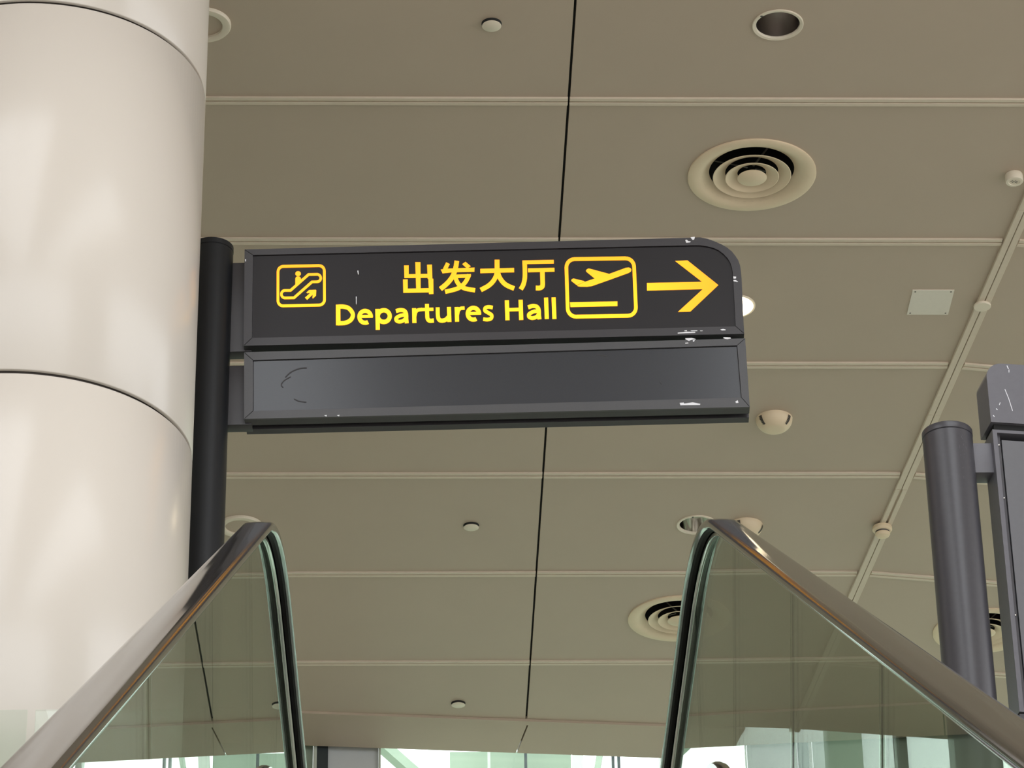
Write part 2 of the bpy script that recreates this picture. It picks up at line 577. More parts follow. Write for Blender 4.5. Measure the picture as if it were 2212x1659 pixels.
# two half shells per band, standing joint turned to the front-left
A0 = R(-90 - 13.3)
half = []
for i in range(len(seam_z) - 1):
    z0 = seam_z[i] + 0.0075
    z1 = seam_z[i + 1] - 0.0075
    for h in range(2):
        a = A0 + h * math.pi + 0.006
        b = A0 + (h + 1) * math.pi - 0.006
        bm = bmesh.new()
        lathe_bm(bm, [(CR - 0.014, z0), (CR - 0.003, z0), (CR, z0 + 0.003), (CR, z1 - 0.003), (CR - 0.003, z1), (CR - 0.014, z1)], 72, True, a0=a, a1=b)
        from_bm('cladding_panel', bm, 'column', colm, 50)

# ------------------------------------------------------------------ escalator
INC = R(31.07); RT = 2.267; YT = 9.21; ZT = 7.048
ti = math.tan(INC)
Y0 = YT - RT * math.sin(INC); Z0 = ZT - RT * (1 - math.cos(INC))
RLo = 1.7; ZLo = 0.95
yb = Y0 - (Z0 - ZLo) / ti
tl = RLo * math.tan(INC / 2)
NR = 0.33
YNlo, YNup = yb - tl - 0.75, 11.15


def build_path(newel):
    pts = []
    if newel:
        for i in range(17):
            a = -math.pi / 2 - math.pi * i / 16
            pts.append((YNlo + NR * math.cos(a), ZLo - NR + NR * math.sin(a)))
    else:
        pts.append((YNlo, ZLo))
    n = 16
    for i in range(n + 1):
        a = INC * i / n
        pts.append((yb - tl + RLo * math.sin(a), ZLo + RLo * (1 - math.cos(a))))
    n = 10
    ys = pts[-1]
    for i in range(1, n):
        f = i / n
        pts.append((ys[0] + (Y0 - ys[0]) * f, ys[1] + (Z0 - ys[1]) * f))
    n = 36
    for i in range(n + 1):
        a = INC * (1 - i / n)
        pts.append((YT - RT * math.sin(a), ZT - RT * (1 - math.cos(a))))
    if newel:
        for i in range(17):
            a = math.pi / 2 - math.pi * i / 16
            pts.append((YNup + NR * math.cos(a), ZT - NR + NR * math.sin(a)))
    else:
        pts.append((YNup, ZT))
    return pts


def normals(pts):
    out = []
    for i in range(len(pts)):
        a = pts[max(0, i - 1)]; b = pts[min(len(pts) - 1, i + 1)]
        d = Vector((b[0] - a[0], b[1] - a[1])); d.normalize()
        out.append((-d.y, d.x))
    return out


def sweep(name, prof, pts, m, parent, smooth=35):
    """prof: closed list of (x, n)"""
    nr = normals(pts)
    bm = bmesh.new()
    rings = []
    for (y, z), (ny, nz) in zip(pts, nr):
        rings.append([bm.verts.new((x, y + n * ny, z + n * nz)) for x, n in prof])
    k = len(prof)
    for A, B in zip(rings, rings[1:]):
        for i in range(k):
            j = (i + 1) % k
            bm.faces.new((A[i], A[j], B[j], B[i]))
    bm.faces.new(rings[0][::-1]); bm.faces.new(rings[-1])
    return from_bm(name, bm, m, parent, smooth)


esc = empty('escalator', (0, YNlo, 0))
tag(esc, 'escalator rising between glass balustrades with black rubber handrails', 'escalator')
inv = Matrix.Translation((0, -YNlo, 0))


def under(o):
    o.matrix_parent_inverse = inv
    return o


P_new, P_str = build_path(True), build_path(False)


def arc(cx, cn, r, a0, a1, n=5):
    return [(cx + r * math.cos(R(a0 + (a1 - a0) * i / n)), cn + r * math.sin(R(a0 + (a1 - a0) * i / n))) for i in range(n + 1)]


half_r = [(0.0, 0.0), (0.012, -0.0003), (0.022, -0.0012)] + arc(0.0265, -0.0145, 0.0135, 80, -75, 8) + [(0.024, -0.0335), (0.0135, -0.0345), (0.0120, -0.032), (0.0120, -0.020)]
HR = [(x, n) for x, n in half_r] + [(-x, n) for x, n in half_r[::-1] if x > 0]
GU = [(0.0085, -0.021), (0.0085, -0.034), (0.0105, -0.036), (0.0105, -0.046), (0.0075, -0.048), (-0.0075, -0.048), (-0.0105, -0.046), (-0.0105, -0.036), (-0.0085, -0.034), (-0.0085, -0.021)]
HX = 0.62
DN = -0.69      # glass foot below the handrail


dense = []
for i in range(len(P_str) - 1):
    a, b = P_str[i], P_str[i + 1]
    n = max(1, int(math.hypot(b[0] - a[0], b[1] - a[1]) / 0.05))
    for j in range(n):
        dense.append((a[0] + (b[0] - a[0]) * j / n, a[1] + (b[1] - a[1]) * j / n))
dense.append(P_str[-1])
dn = normals(dense)

footY = [-2.35, -1.15, 0.10, 1.38, 2.66, 3.94, 5.222, 6.506, 7.766, 9.12, 10.45, 11.12]
for s in (-1, 1):
    off = s * HX
    hr = under(sweep('handrail', [(x + off, n) for x, n in HR], P_new, 'rubber', esc, 32))
    hr.data.materials.append(M['lining'])
    k_ = len(HR)
    for f in hr.data.polygons:                       # matte fabric lining on the underside of the lips
        if len(f.vertices) == 4 and all(HR[v % k_][1] < -0.0195 and abs(HR[v % k_][0]) < 0.0335 for v in f.vertices):
            f.material_index = 1
    under(sweep('handrail_guide', [(x + off, n) for x, n in GU], P_new[8:-8], 'steel', esc, 40))
    # deck: clamp profile, sloping inner deck and outer deck, skirt and outer cladding
    q = -s
    clamp = [(off + q * 0.022, DN - 0.01), (off + q * 0.022, DN + 0.03), (off + q * 0.009, DN + 0.035), (off - q * 0.009, DN + 0.035), (off - q * 0.022, DN + 0.03), (off - q * 0.022, DN - 0.01)]
    under(sweep('glass_clamp', clamp, P_str, 'steel', esc, 30))
    inner = [(off + q * 0.022, DN), (off + q * 0.150, DN - 0.085), (off + q * 0.150, DN - 0.48), (off + q * 0.140, DN - 0.48), (off + q * 0.138, DN - 0.092), (off + q * 0.018, DN - 0.012)]
    under(sweep('inner_deck', inner, P_str, 'deck', esc, 30))
    outer = [(off - q * 0.022, DN), (off - q * 0.19, DN - 0.03), (off - q * 0.21, DN - 0.05), (off - q * 0.21, DN - 0.9), (off - q * 0.20, DN - 0.9), (off - q * 0.198, DN - 0.06), (off - q * 0.018, DN - 0.012)]
    under(sweep('outer_cladding', outer, P_str, 'truss', esc, 30))
    for a, b in zip(footY, footY[1:]):
        idx = [i for i in range(len(dense)) if a <= dense[i][0] <= b]

        def at(Y):
            for i in range(len(dense) - 1):
                if dense[i][0] <= Y <= dense[i + 1][0]:
                    f = (Y - dense[i][0]) / max(1e-9, dense[i + 1][0] - dense[i][0])
                    return (Y, dense[i][1] + (dense[i + 1][1] - dense[i][1]) * f), dn[i]
            return dense[-1], dn[-1]
        seq = [at(a + 0.0022)] + [(dense[i], dn[i]) for i in idx if a + 0.02 < dense[i][0] < b - 0.02] + [at(b - 0.0022)]
        top = [(p[0] + n[0] * -0.046, p[1] + n[1] * -0.046) for p, n in seq]
        bot = [(p[0] + n[0] * (DN + 0.03), p[1] + n[1] * (DN + 0.03)) for p, n in seq]
        bm = bmesh.new()
        add_prism(bm, top + bot[::-1], lambda p: (off - 0.005, p[0], p[1]), lambda p: (off + 0.005, p[0], p[1]))
        under(from_bm('glass_panel', bm, 'glass', esc))
        # seal in the open joint at the upper end
        if b != footY[-1]:
            (p, n) = at(b)
            t = (n[1], -n[0])
            c = [(p[0] + n[0] * h + t[0] * k, p[1] + n[1] * h + t[1] * k) for h, k in ((-0.046, -0.0016), (-0.046, 0.0016), (DN + 0.03, 0.0016), (DN + 0.03, -0.0016))]
            bm = bmesh.new()
            add_prism(bm, c, lambda p: (off - 0.0015, p[0], p[1]), lambda p: (off + 0.0015, p[0], p[1]))
            under(from_bm('glass_seal', bm, 'seal', esc))

# steps: one mesh shared by all
bm = bmesh.new()
add_box(bm, -0.463, 0.463, -0.38, 0.0, -0.03, 0.0)
add_box(bm, -0.463, 0.463, -0.38, -0.365, -0.20, -0.03)
for i in range(46):
    x = -0.455 + i * 0.0202
    add_box(bm, x, x + 0.008, -0.38, 0.0, 0.0, 0.008)
step_me = bpy.data.meshes.new('step')
bm.to_mesh(step_me); bm.free()
step_me.materials.append(M['step'])
run = 0.34
yy = YNlo + 0.1
while yy < 11.0:
    zz = None
    for i in range(len(dense) - 1):
        if dense[i][0] <= yy <= dense[i + 1][0]:
            zz = dense[i][1] - 0.95
            break
    o = link('step', step_me, None, esc)
    under(o)
    o.location = (0, yy + run, zz - 0.006)
    yy += run
under(box('landing_plate', 'step', esc, -0.86, 0.86, YNlo - 0.9, YNlo + 0.1, 0.0, 0.012))
under(box('landing_plate', 'step', esc, -0.855, 0.855, 11.0, 11.74, ZU - 0.03, ZU + 0.004))
under(box('truss_soffit', 'truss', esc, -0.80, 0.80, 9.6, 11.74, ZU - 0.95, ZU - 0.85))

# ------------------------------------------------------------------ glass guard on the edge of the upper floor
gd = empty('glass_guard', (-1.9, 10.15, ZU))
tag(gd, 'low frameless glass guard in front of the round column at the floor edge', 'glass railing')
for a, b in ((0.449, 0.95), (-0.95, 0.423), (-2.3, -0.976)):
    box('glass_pane', 'guard_glass', gd, a, b, -0.006, 0.006, 0.03, 1.052, 0.001)
box('base_channel', 'steel', gd, -2.3, 0.95, -0.03, 0.03, 0.0, 0.06, 0.003)

# ------------------------------------------------------------------ hanging-arm direction sign
SA = R(-2.1)
SO = Vector((-0.9, 11.4, 0))
sign = empty('direction_sign', (-1.036, 11.44, ZU))
tag(sign, 'black post sign with lit yellow Departures Hall lettering over a blank panel', 'sign')
arm = empty('sign_arm', (0, 0, 0), parent=sign)
arm.matrix_parent_inverse = Matrix.Translation((1.036, -11.44, -ZU))
arm.location = SO
arm.rotation_euler = (0, 0, SA)


def art(x, y):
    """sign artwork grid -> metres across the sign face and height"""
    x = (x - 1070) / 1000; y = (y - 700) / 1000
    return (0.973714 + 1.792087 * x - 0.024786 * y - 0.140849 * x * y + 0.001943 * y * y,
            9.331112 - 0.050688 * x - 2.09 * y + 0.011589 * x * y + 0.1643 * y * y)


def artp(pts, ox=0.0, oy=0.0, sc=1.0):
    return [art(ox + x / sc, oy + y / sc) for x, y in pts]


def plate(name, m, parent, polys, y0, y1, smooth=None):
    bm = bmesh.new()
    for i, p in enumerate(polys):
        e = 0.00015 * (i % 4)
        prism_xz(bm, p, y0 - e, y1)
    return from_bm(name, bm, m, parent, smooth)


def stroke(pts, wd, closed=False):
    """outline polygons of a constant-width line with mitred corners"""
    P = [Vector(p) for p in pts]
    n = len(P)
    L, Rr = [], []
    for i in range(n):
        if closed or 0 < i < n - 1:
            d0 = (P[i] - P[i - 1]).normalized(); d1 = (P[(i + 1) % n] - P[i]).normalized()
            t = (d0 + d1)
            t = d0 if t.length < 1e-6 else t.normalized()
            nn = Vector((-t.y, t.x))
            k = 1 / max(0.5, nn.dot(Vector((-d0.y, d0.x))))
        else:
            d = (P[1] - P[0]) if i == 0 else (P[-1] - P[-2])
            d.normalize()
            nn = Vector((-d.y, d.x)); k = 1
        L.append(tuple(P[i] + nn * wd / 2 * k)); Rr.append(tuple(P[i] - nn * wd / 2 * k))
    out = []
    m = n if closed else n - 1
    for i in range(m):
        j = (i + 1) % n
        out.append([L[i], L[j], Rr[j], Rr[i]])
    return out


def curve(pts, n=6):
    """Catmull-Rom through the points"""
    P = [Vector(p) for p in pts]
    Q = [P[0] * 2 - P[1]] + P + [P[-1] * 2 - P[-2]]
    out = []
    for i in range(1, len(Q) - 2):
        for j in range(n):
            t = j / n
            a, b, c, d = Q[i - 1], Q[i], Q[i + 1], Q[i + 2]
            out.append(tuple(0.5 * ((2 * b) + (c - a) * t + (2 * a - 5 * b + 4 * c - d) * t * t + (3 * b - a - 3 * c + d) * t ** 3)))
    out.append(tuple(P[-1]))
    return out


def ell(cx, cy, rx, ry, a0, a1, n=20):
    return [(cx + rx * math.cos(R(a0 + (a1 - a0) * i / n)), cy - ry * math.sin(R(a0 + (a1 - a0) * i / n))) for i in range(n + 1)]


def rrect(c, r, n=7):
    """rounded quadrilateral through corners c (TL,TR,BR,BL)"""
    out = []
    for i in range(4):
        p = Vector(c[i]); a = Vector(c[i - 1]); b = Vector(c[(i + 1) % 4])
        s = p + (a - p).normalized() * r; e = p + (b - p).normalized() * r
        for j in range(n + 1):
            t = j / n
            k = 0.5523
            c1 = s + (p - s) * k; c2 = e + (p - e) * k
            out.append(tuple(s * (1 - t) ** 3 + c1 * 3 * t * (1 - t) ** 2 + c2 * 3 * t * t * (1 - t) + e * t ** 3))
    return out


# housings
O_up = [(528, 540), (1490, 514.6), (1511, 513.8), (1528, 517), (1543.6, 522.6), (1558, 529), (1570, 535.8), (1580, 544), (1587.7, 553.5), (1594, 563), (1598, 574), (1600, 588), (1601.5, 605), (1605.5, 697), (1607, 722), (526, 748)]
I_up = [(546, 552), (1493.7, 530.9), (1512, 531), (1529, 533.5), (1542, 537), (1552.5, 541.7), (1563, 550), (1571.6, 559.3), (1577, 568), (1580, 577), (1582, 588), (1583.2, 600), (1588.6, 706), (544, 731)]
O_lo = [(527, 762), (1609, 732), (1619, 880), (527, 906)]
I_lo = [(546, 779), (1592, 747), (1601.5, 860), (546, 889)]


def inset(poly, d):
    c = Vector((sum(p[0] for p in poly) / len(poly), sum(p[1] for p in poly) / len(poly)))
    out = []
    for p in poly:
        v = Vector(p) - c
        out.append((p[0] - math.copysign(d, v.x), p[1] - math.copysign(d, v.y)))
    return out


DEP = 0.118
for tagname, O, I in (('upper', O_up, I_up), ('lower', O_lo, I_lo)):
    oo = artp(O)
    face_m = 'sign_face' if tagname == 'upper' else 'blank_face'
    plate('housing', 'sign_frame', arm, [oo], 0.006, 0.048, 30)
    plate('housing_core', 'black', arm, [inset(oo, 0.022)], 0.048, 0.078)
    plate('housing', 'sign_frame', arm, [oo], 0.078, DEP, 30)
    sh = inset(artp(I), 0.0028)
    fc = plate('sign_face' if tagname == 'upper' else 'blank_face', face_m, arm, [sh], 0.0015, 0.0058)
    if tagname == 'upper':
        face = fc
    # frame rails, mitred
    n = len(O)
    if tagname == 'upper':
        seqs = [[0, None]]
        rails = []
        ot, it = artp(O), artp(I)
        # left, bottom, right (straight), top with the rounded corner
        rails.append([ot[0], it[0], it[-1], ot[-1]])
        rails.append([ot[-1], it[-1], it[-2], ot[-2]])
        top_o, top_i = ot[0:13], it[0:12]
        rails.append(top_o + top_i[::-1])
        rails.append([top_o[-1], ot[13], ot[14], it[12], top_i[-1]])
    else:
        ot, it = artp(O), artp(I)
        rails = [[ot[i], ot[(i + 1) % 4], it[(i + 1) % 4], it[i]] for i in range(4)]
    for rl in rails:
        c = Vector((sum(p[0] for p in rl) / len(rl), sum(p[1] for p in rl) / len(rl)))
        plate('frame_rail', 'sign_frame' if tagname == 'upper' else 'frame_lower', arm, [[(p[0], p[1]) for p in rl]], -0.004, 0.0058)
# dark mitre lines at the frame corners
for a, b in (((529, 541), (546, 552)), ((527, 747), (544, 731)), ((1606, 721), (1589, 706)), ((528, 763), (546, 779)), ((528, 905), (546, 889)), ((1608, 733), (1592, 747)), ((1618, 879), (1601.5, 860))):
    plate('mitre_joint', 'black', arm, stroke([art(*a), art(*b)], 0.0022), -0.0046, -0.003)

# lettering and pictograms
ZA = (580, 560, 13.83)
ZB_ = (860, 555, 12.289)
ZC_ = (1020, 555, 11.642)
ZD = (715, 640, 8.848)
ZE = (955, 630, 8.508)
ZF = (1210, 545, 11.06)
ZG = (1390, 500, 6.635)
LY0, LY1 = -0.0003, 0.002


def glyph(name, frame, strokes=(), fills=()):
    polys = []
    ox, oy, sc = frame
    for pts, wd, closed in strokes:
        for p in stroke(pts, wd, closed):
            polys.append(artp(p, ox, oy, sc))
    for p in fills:
        polys.append(artp(p, ox, oy, sc))
    o = plate(name, 'lit', face, polys, LY0, LY1)
    return o


def S(pts, wd, closed=False):
    return (pts, wd, closed)


esc_line = [(655, 930), (1195, 455), (1450, 450)] + ell(1450, 561, 111, 111, 80, -80, 12) + [(1450, 672), (1300, 675), (760, 1150), (500, 1155)] + ell(495, 1042, 113, 113, 260, 100, 12) + [(490, 930)]
glyph('escalator_pictogram', ZA,
      [S(rrect([(280, 215), (1667, 187), (1674, 1365), (278, 1395)], 160), 80, True), S(esc_line, 74, True)],
      [ell(882, 430, 84, 72, 0, 345, 23),
       [(800, 775), (800, 580), (815, 540), (845, 520), (885, 514), (925, 522), (955, 548), (967, 580), (955, 640)],
       [(1090, 1145), (1250, 1005), (1150, 1010), (1130, 995), (1215, 920), (1415, 912), (1427, 930), (1418, 1085), (1330, 1167), (1312, 1158), (1320, 1050), (1160, 1205), (1145, 1203)]])
glyph('character', ZB_, [], [
    [(460, 138), (597, 138), (603, 840), (485, 840)],
    [(162, 228), (285, 225), (285, 555), (172, 558)], [(200, 462), (800, 450), (800, 550), (200, 556)], [(775, 210), (903, 207), (915, 580), (790, 582)],
    [(135, 598), (258, 594), (262, 900), (142, 948)], [(142, 845), (840, 830), (840, 938), (142, 950)], [(808, 583), (940, 580), (943, 980), (826, 984)]])
glyph('character', ZB_, [
    S([(1330, 165), (1295, 235), (1245, 335)], 106),
    S(curve([(1565, 105), (1535, 280), (1475, 470), (1380, 620), (1260, 745), (1130, 850)]), 124),
    S(curve([(1895, 470), (1810, 640), (1700, 765), (1550, 850), (1255, 925)]), 108),
    S(curve([(1520, 500), (1560, 635), (1640, 750), (1780, 835), (2050, 885)]), 110)], [
    [(1137, 335), (1300, 312), (2035, 283), (2030, 390), (1450, 405), (1187, 432)],
    [(1710, 190), (1797, 130), (1932, 245), (1835, 302)],
    [(1530, 470), (1942, 455), (1915, 520), (1790, 550), (1560, 556)]])
glyph('character', ZC_, [
    S([(632, 70), (633, 400)], 122), S([(210, 353), (1060, 330)], 106),
    S(curve([(634, 330), (605, 480), (525, 620), (405, 730), (222, 830)]), 112),
    S(curve([(634, 330), (690, 500), (785, 640), (900, 725), (1062, 792)]), 112)])
glyph('character', ZC_, [
    S([(1268, 135), (2057, 118)], 90), S(curve([(1325, 100), (1332, 400), (1325, 560), (1290, 700), (1228, 812)]), 112),
    S([(1410, 336), (2075, 321)], 94), S(curve([(1770, 330), (1775, 560), (1778, 690), (1760, 750), (1700, 780), (1605, 780)]), 115)])


def let_e(cx, cy, rx, ry, wd, bar):
    return [S([(cx - rx * 0.9, cy - 6), (cx + rx + wd * 0.3, cy - 10)], bar), S(ell(cx, cy, rx, ry, -8, 310, 30), wd)]


glyph('letter', ZD, [S([(137, 160), (139, 552)], 86), S(curve([(130, 198), (240, 198), (345, 232), (420, 340), (385, 445), (280, 505), (130, 516)]), 78)])
glyph('letter', ZD, [S([(560, 384), (800, 380)], 54), S(ell(655, 392, 112, 114, -2, 300, 30), 76)] )
glyph('letter', ZD, [S([(889, 242), (897, 638)], 80), S(ell(1012, 378, 114, 112, 0, 360, 30)[:-1], 80, True)])
glyph('letter', ZD, [S(curve([(1245, 282), (1330, 262), (1405, 278), (1440, 335), (1444, 430), (1452, 513)]), 74), S(curve([(1442, 352), (1330, 368), (1252, 415), (1256, 465), (1320, 485), (1400, 455), (1446, 400)]), 66)])
glyph('letter', ZD, [S([(1591, 228), (1598, 508)], 78), S(curve([(1605, 380), (1625, 300), (1670, 262), (1745, 250)]), 62)])
glyph('letter', ZD, [S(curve([(1838, 145), (1842, 330), (1850, 425), (1890, 466), (1970, 462)]), 76), S([(1738, 252), (1962, 246)], 58)])
glyph('letter', ZD, [S(curve([(2043, 212), (2047, 370), (2070, 445), (2130, 465), (2200, 445), (2255, 390)]), 76), S([(2258, 205), (2268, 488)], 78)])
glyph('letter', ZE, [S([(271, 283), (280, 550)], 76), S(curve([(285, 430), (305, 345), (345, 308), (418, 300)]), 60)])
glyph('letter', ZE, [S([(490, 400), (720, 395)], 52), S(ell(580, 405, 106, 108, -2, 300, 30), 74)])
glyph('letter', ZE, [S(curve([(935, 292), (860, 280), (800, 298), (795, 350), (860, 392), (915, 432), (905, 490), (840, 512), (760, 504)]), 64)])
glyph('letter', ZE, [S([(1194, 158), (1206, 523)], 78), S([(1447, 150), (1458, 518)], 78), S([(1200, 333), (1450, 325)], 60)])
glyph('letter', ZE, [S(curve([(1585, 288), (1670, 262), (1745, 278), (1780, 335), (1786, 430), (1794, 506)]), 72), S(curve([(1783, 352), (1680, 368), (1602, 415), (1606, 465), (1668, 485), (1745, 458), (1788, 400)]), 66)])
glyph('letter', ZE, [S([(1914, 110), (1929, 500)], 76)])
glyph('letter', ZE, [S([(2053, 106), (2068, 500)], 76)])
glyph('aircraft_pictogram', ZF, [S(rrect([(148, 165), (1760, 140), (1820, 1512), (190, 1540)], 200), 86, True)], [
    [(415, 792), (590, 708), (832, 626), (632, 462), (620, 436), (640, 410), (680, 388), (715, 393), (1175, 517), (1570, 372), (1640, 363), (1685, 380), (1704, 415), (1692, 455), (1640, 490), (1200, 650), (760, 805), (650, 820), (480, 818), (430, 808)],
    [(402, 782), (275, 684), (270, 662), (290, 640), (325, 627), (575, 688), (588, 702)],
    [(240, 1195), (1372, 1173), (1372, 1282), (250, 1306)]])
glyph('arrow', ZG, [], [[(455, 422), (630, 415), (1070, 768), (670, 1147), (495, 1152), (850, 825), (52, 846), (50, 738), (840, 722)]])

# paint chips and scuffs on the frames
ch = []
for ox, oy, sc, poly in (
        (1390, 500, 6.635, [(672, 92), (735, 86), (728, 120), (708, 132), (690, 118)]),
        (1390, 500, 6.635, [(598, 132), (622, 128), (640, 148), (676, 152), (668, 166), (612, 172)]),
        (1390, 500, 6.635, [(1282, 655), (1325, 658), (1322, 684), (1286, 686)]),
        (1390, 500, 6.635, [(1286, 706), (1320, 708), (1352, 730), (1338, 734), (1286, 724)]),
        (1390, 500, 6.635, [(490, 1460), (620, 1446), (740, 1448), (740, 1464), (490, 1472)]),
        (1390, 500, 6.635, [(585, 1428), (622, 1424), (622, 1438), (588, 1438)]),
        (1390, 500, 6.635, [(672, 1428), (770, 1426), (770, 1438), (690, 1438)]),
        (1390, 500, 6.635, [(810, 1430), (848, 1430), (840, 1438), (812, 1438)]),
        (1390, 500, 6.635, [(1100, 1414), (1140, 1406), (1176, 1416), (1170, 1426), (1120, 1428)]),
        (1390, 500, 6.635, [(596, 1540), (690, 1536), (750, 1552), (690, 1562), (650, 1578), (612, 1562)]),
        (1390, 500, 6.635, [(1140, 1526), (1240, 1528), (1250, 1542), (1200, 1554), (1160, 1548)]),
        (1390, 500, 6.635, [(596, 1606), (640, 1602), (644, 1614), (600, 1618)]),
        (1390, 500, 6.635, [(706, 1570), (734, 1566), (720, 1590), (706, 1586)]),
        (1420, 860, 3.95, [(190, 46), (225, 44), (228, 52), (300, 42), (366, 54), (362, 64), (196, 66)]),
        (1420, 860, 3.95, [(664, 34), (684, 24), (690, 46), (668, 48)]),
        (400, 480, 3.403, [(1022, 1424), (1042, 1422), (1038, 1434)]),
        (400, 480, 3.403, [(1116, 1424), (1136, 1420), (1132, 1432)]),
        (400, 480, 3.403, [(439, 278), (447, 278), (446, 294), (440, 292)]),
        (400, 480, 3.403, [(1267, 362), (1274, 360), (1278, 386), (1271, 386)]),
        (400, 480, 3.403, [(1256, 552), (1262, 552), (1261, 606), (1257, 606)])):
    ch.append(artp(poly, ox, oy, sc))
tag(plate('paint_chips', 'chip', arm, ch, -0.0052, 0.004), kind='stuff')
sc_ = []
for pts, wd in (([(735, 1140), (780, 1100), (840, 1075), (893, 1070)], 9), ([(720, 1215), (706, 1195), (725, 1165), (775, 1135)], 8), ([(800, 1297), (835, 1315), (890, 1322)], 8)):
    for p in stroke(curve(pts, 4), wd):
        sc_.append(artp(p, 400, 480, 3.403))
for pts, wd in (([(985, 975), (1020, 976), (1060, 984)], 6), ([(1448, 1170), (1462, 1192)], 5)):
    for p in stroke(pts, wd):
        sc_.append(artp(p, 1000, 480, 3.403))
tag(plate('scuff_marks', 'scuff', arm, sc_, 0.0008, 0.003), kind='stuff')

# post, cap and brackets
PR = 0.083
zt = 9.735 - ZU
lathe('post', 'black_paint', sign, [(0, 0), (PR, 0), (PR, zt - 0.028), (0, zt - 0.028)], 48)
lathe('post_cap', 'black_paint', sign, [(0, zt - 0.027), (PR - 0.002, zt - 0.027), (PR + 0.001, zt - 0.024), (PR + 0.001, zt - 0.003), (PR - 0.003, zt), (0, zt)], 48)
lathe('base_plate', 'black_paint', sign, [(0, 0), (0.15, 0), (0.15, 0.012), (0, 0.012)], 40)
for (a, b) in (((486, 557), (530, 750)), ((486, 779), (530, 908))):
    x0, z0 = art(*a); x1, z1 = art(*b)
    box('bracket', 'sign_frame', arm, x0 - 0.03, x1 + 0.02, 0.032, 0.092, z1, z0 - 0.004, 0.002)

# ------------------------------------------------------------------ floor-standing information board on the right
tot = empty('information_board', (1.635, 10.45, ZU))
tag(tot, 'grey floor-standing board with rounded header on a thick round post', 'sign board')
lathe('post', 'grey_paint', tot, [(0, 0), (0.0875, 0), (0.0875, 2.200), (0.086, 2.202), (0, 2.202)], 56)
lathe('post_cap', 'grey_paint', tot, [(0, 2.203), (0.086, 2.203), (0.0885, 2.205), (0.0885, 2.225), (0.0865, 2.228), (0, 2.228)], 56)
lathe('base_plate', 'grey_paint', tot, [(0, 0), (0.16, 0), (0.16, 0.012), (0, 0.012)], 40)
brd = empty('board', (0.155, -0.05, 0), R(8), tot)
BW = 0.78
hd = [(-0.010, 2.235)] + [(-0.010 + 0.06 * (1 - math.cos(R(a))), 2.415 + 0.06 * math.sin(R(a))) for a in range(0, 91, 10)] + [(BW - 0.06 + 0.06 * math.sin(R(a)), 2.415 + 0.06 * math.cos(R(a))) for a in range(0, 91, 10)] + [(BW, 2.235)]
bm = bmesh.new(); prism_xz(bm, hd, -0.012, 0.12)
from_bm('header', bm, 'header', brd, 30)
box('neck', 'black', brd, 0.004, BW - 0.014, 0.004, 0.104, 2.205, 2.235)
bz0, bz1 = 1.135, 2.212
fw_ = 0.012
box('board_frame', 'header', brd, -0.004, fw_, 0.0, 0.11, bz0, bz1)
box('board_frame', 'header', brd, BW - 0.022, BW - 0.008, 0.0, 0.11, bz0, bz1)
box('board_frame', 'header', brd, fw_, BW - 0.022, 0.0, 0.11, bz1 - 0.012, bz1)
box('board_frame', 'header', brd, fw_, BW - 0.022, 0.0, 0.11, bz0, bz0 + 0.012)
box('side_channel', 'grey_paint', brd, fw_, 0.026, 0.016, 0.05, bz0 + 0.012, bz1 - 0.012)
box('board_face', 'grey_face', brd, 0.030, BW - 0.03, 0.012, 0.03, bz0 + 0.014, bz1 - 0.034)
box('back_panel', 'black', brd, fw_, BW - 0.022, 0.05, 0.10, bz0 + 0.012, bz1 - 0.012)
for z in (2.158, 1.949, 1.5):
    s_ = lathe('screw', 'steel', brd, [(0, 0.0), (0.0032, 0.0), (0.0036, 0.002), (0.0028, 0.004), (0, 0.0046)], 16)
    s_.location = (0.0195, 0.016, z); s_.rotation_euler = (R(90), 0, 0)
box('lower_panel', 'grey_paint', brd, -0.004, BW - 0.008, 0.0, 0.11, 0.02, bz0 - 0.008)
box('bracket', 'header', tot, 0.07, 0.152, -0.025, 0.055, 2.055, 2.172, 0.002)
box('bracket', 'header', tot, 0.07, 0.152, -0.025, 0.055, 0.40, 0.50, 0.002)
# worn specks of bare metal near the top of the post and on the header
bm = bmesh.new()
for i in range(34):
    a = R(random.uniform(-75, -25)); z = 2.20 - abs(random.gauss(0, 0.13)); h = random.uniform(0.003, 0.010)
    r_ = 0.0879
    w_ = random.uniform(0.008, 0.02)
    vs = [bm.verts.new((r_ * math.cos(a + da), r_ * math.sin(a + da), z + dz)) for da, dz in ((0, 0), (w_, 0), (w_, h), (0, h))]
    bm.faces.new(vs)
sp = from_bm('paint_wear', bm, 'header', tot)
tag(sp, kind='stuff')
bm = bmesh.new()
for pts, wd in (([(0.052, 2.37), (0.062, 2.335), (0.072, 2.285)], 0.0022), ([(0.068, 2.468), (0.072, 2.455)], 0.003), ([(0.074, 2.452), (0.073, 2.44)], 0.002), ([(0.03, 2.315), (0.026, 2.305)], 0.002), ([(0.014, 2.29), (0.017, 2.284)], 0.003), ([(0.0, 2.262), (0.004, 2.256)], 0.003)):
    for p in stroke(pts, wd):
        prism_xz(bm, p, -0.0128, -0.011)
tag(from_bm('header_scratches', bm, 'chip', brd), kind='stuff')

# ------------------------------------------------------------------ ceiling fittings


def at_ceiling(name, key, label, cat, group=None, rz=0.0):
    o = empty(name, (*FIXPOS[key], ZC), rz)
    return tag(o, label, cat, group)


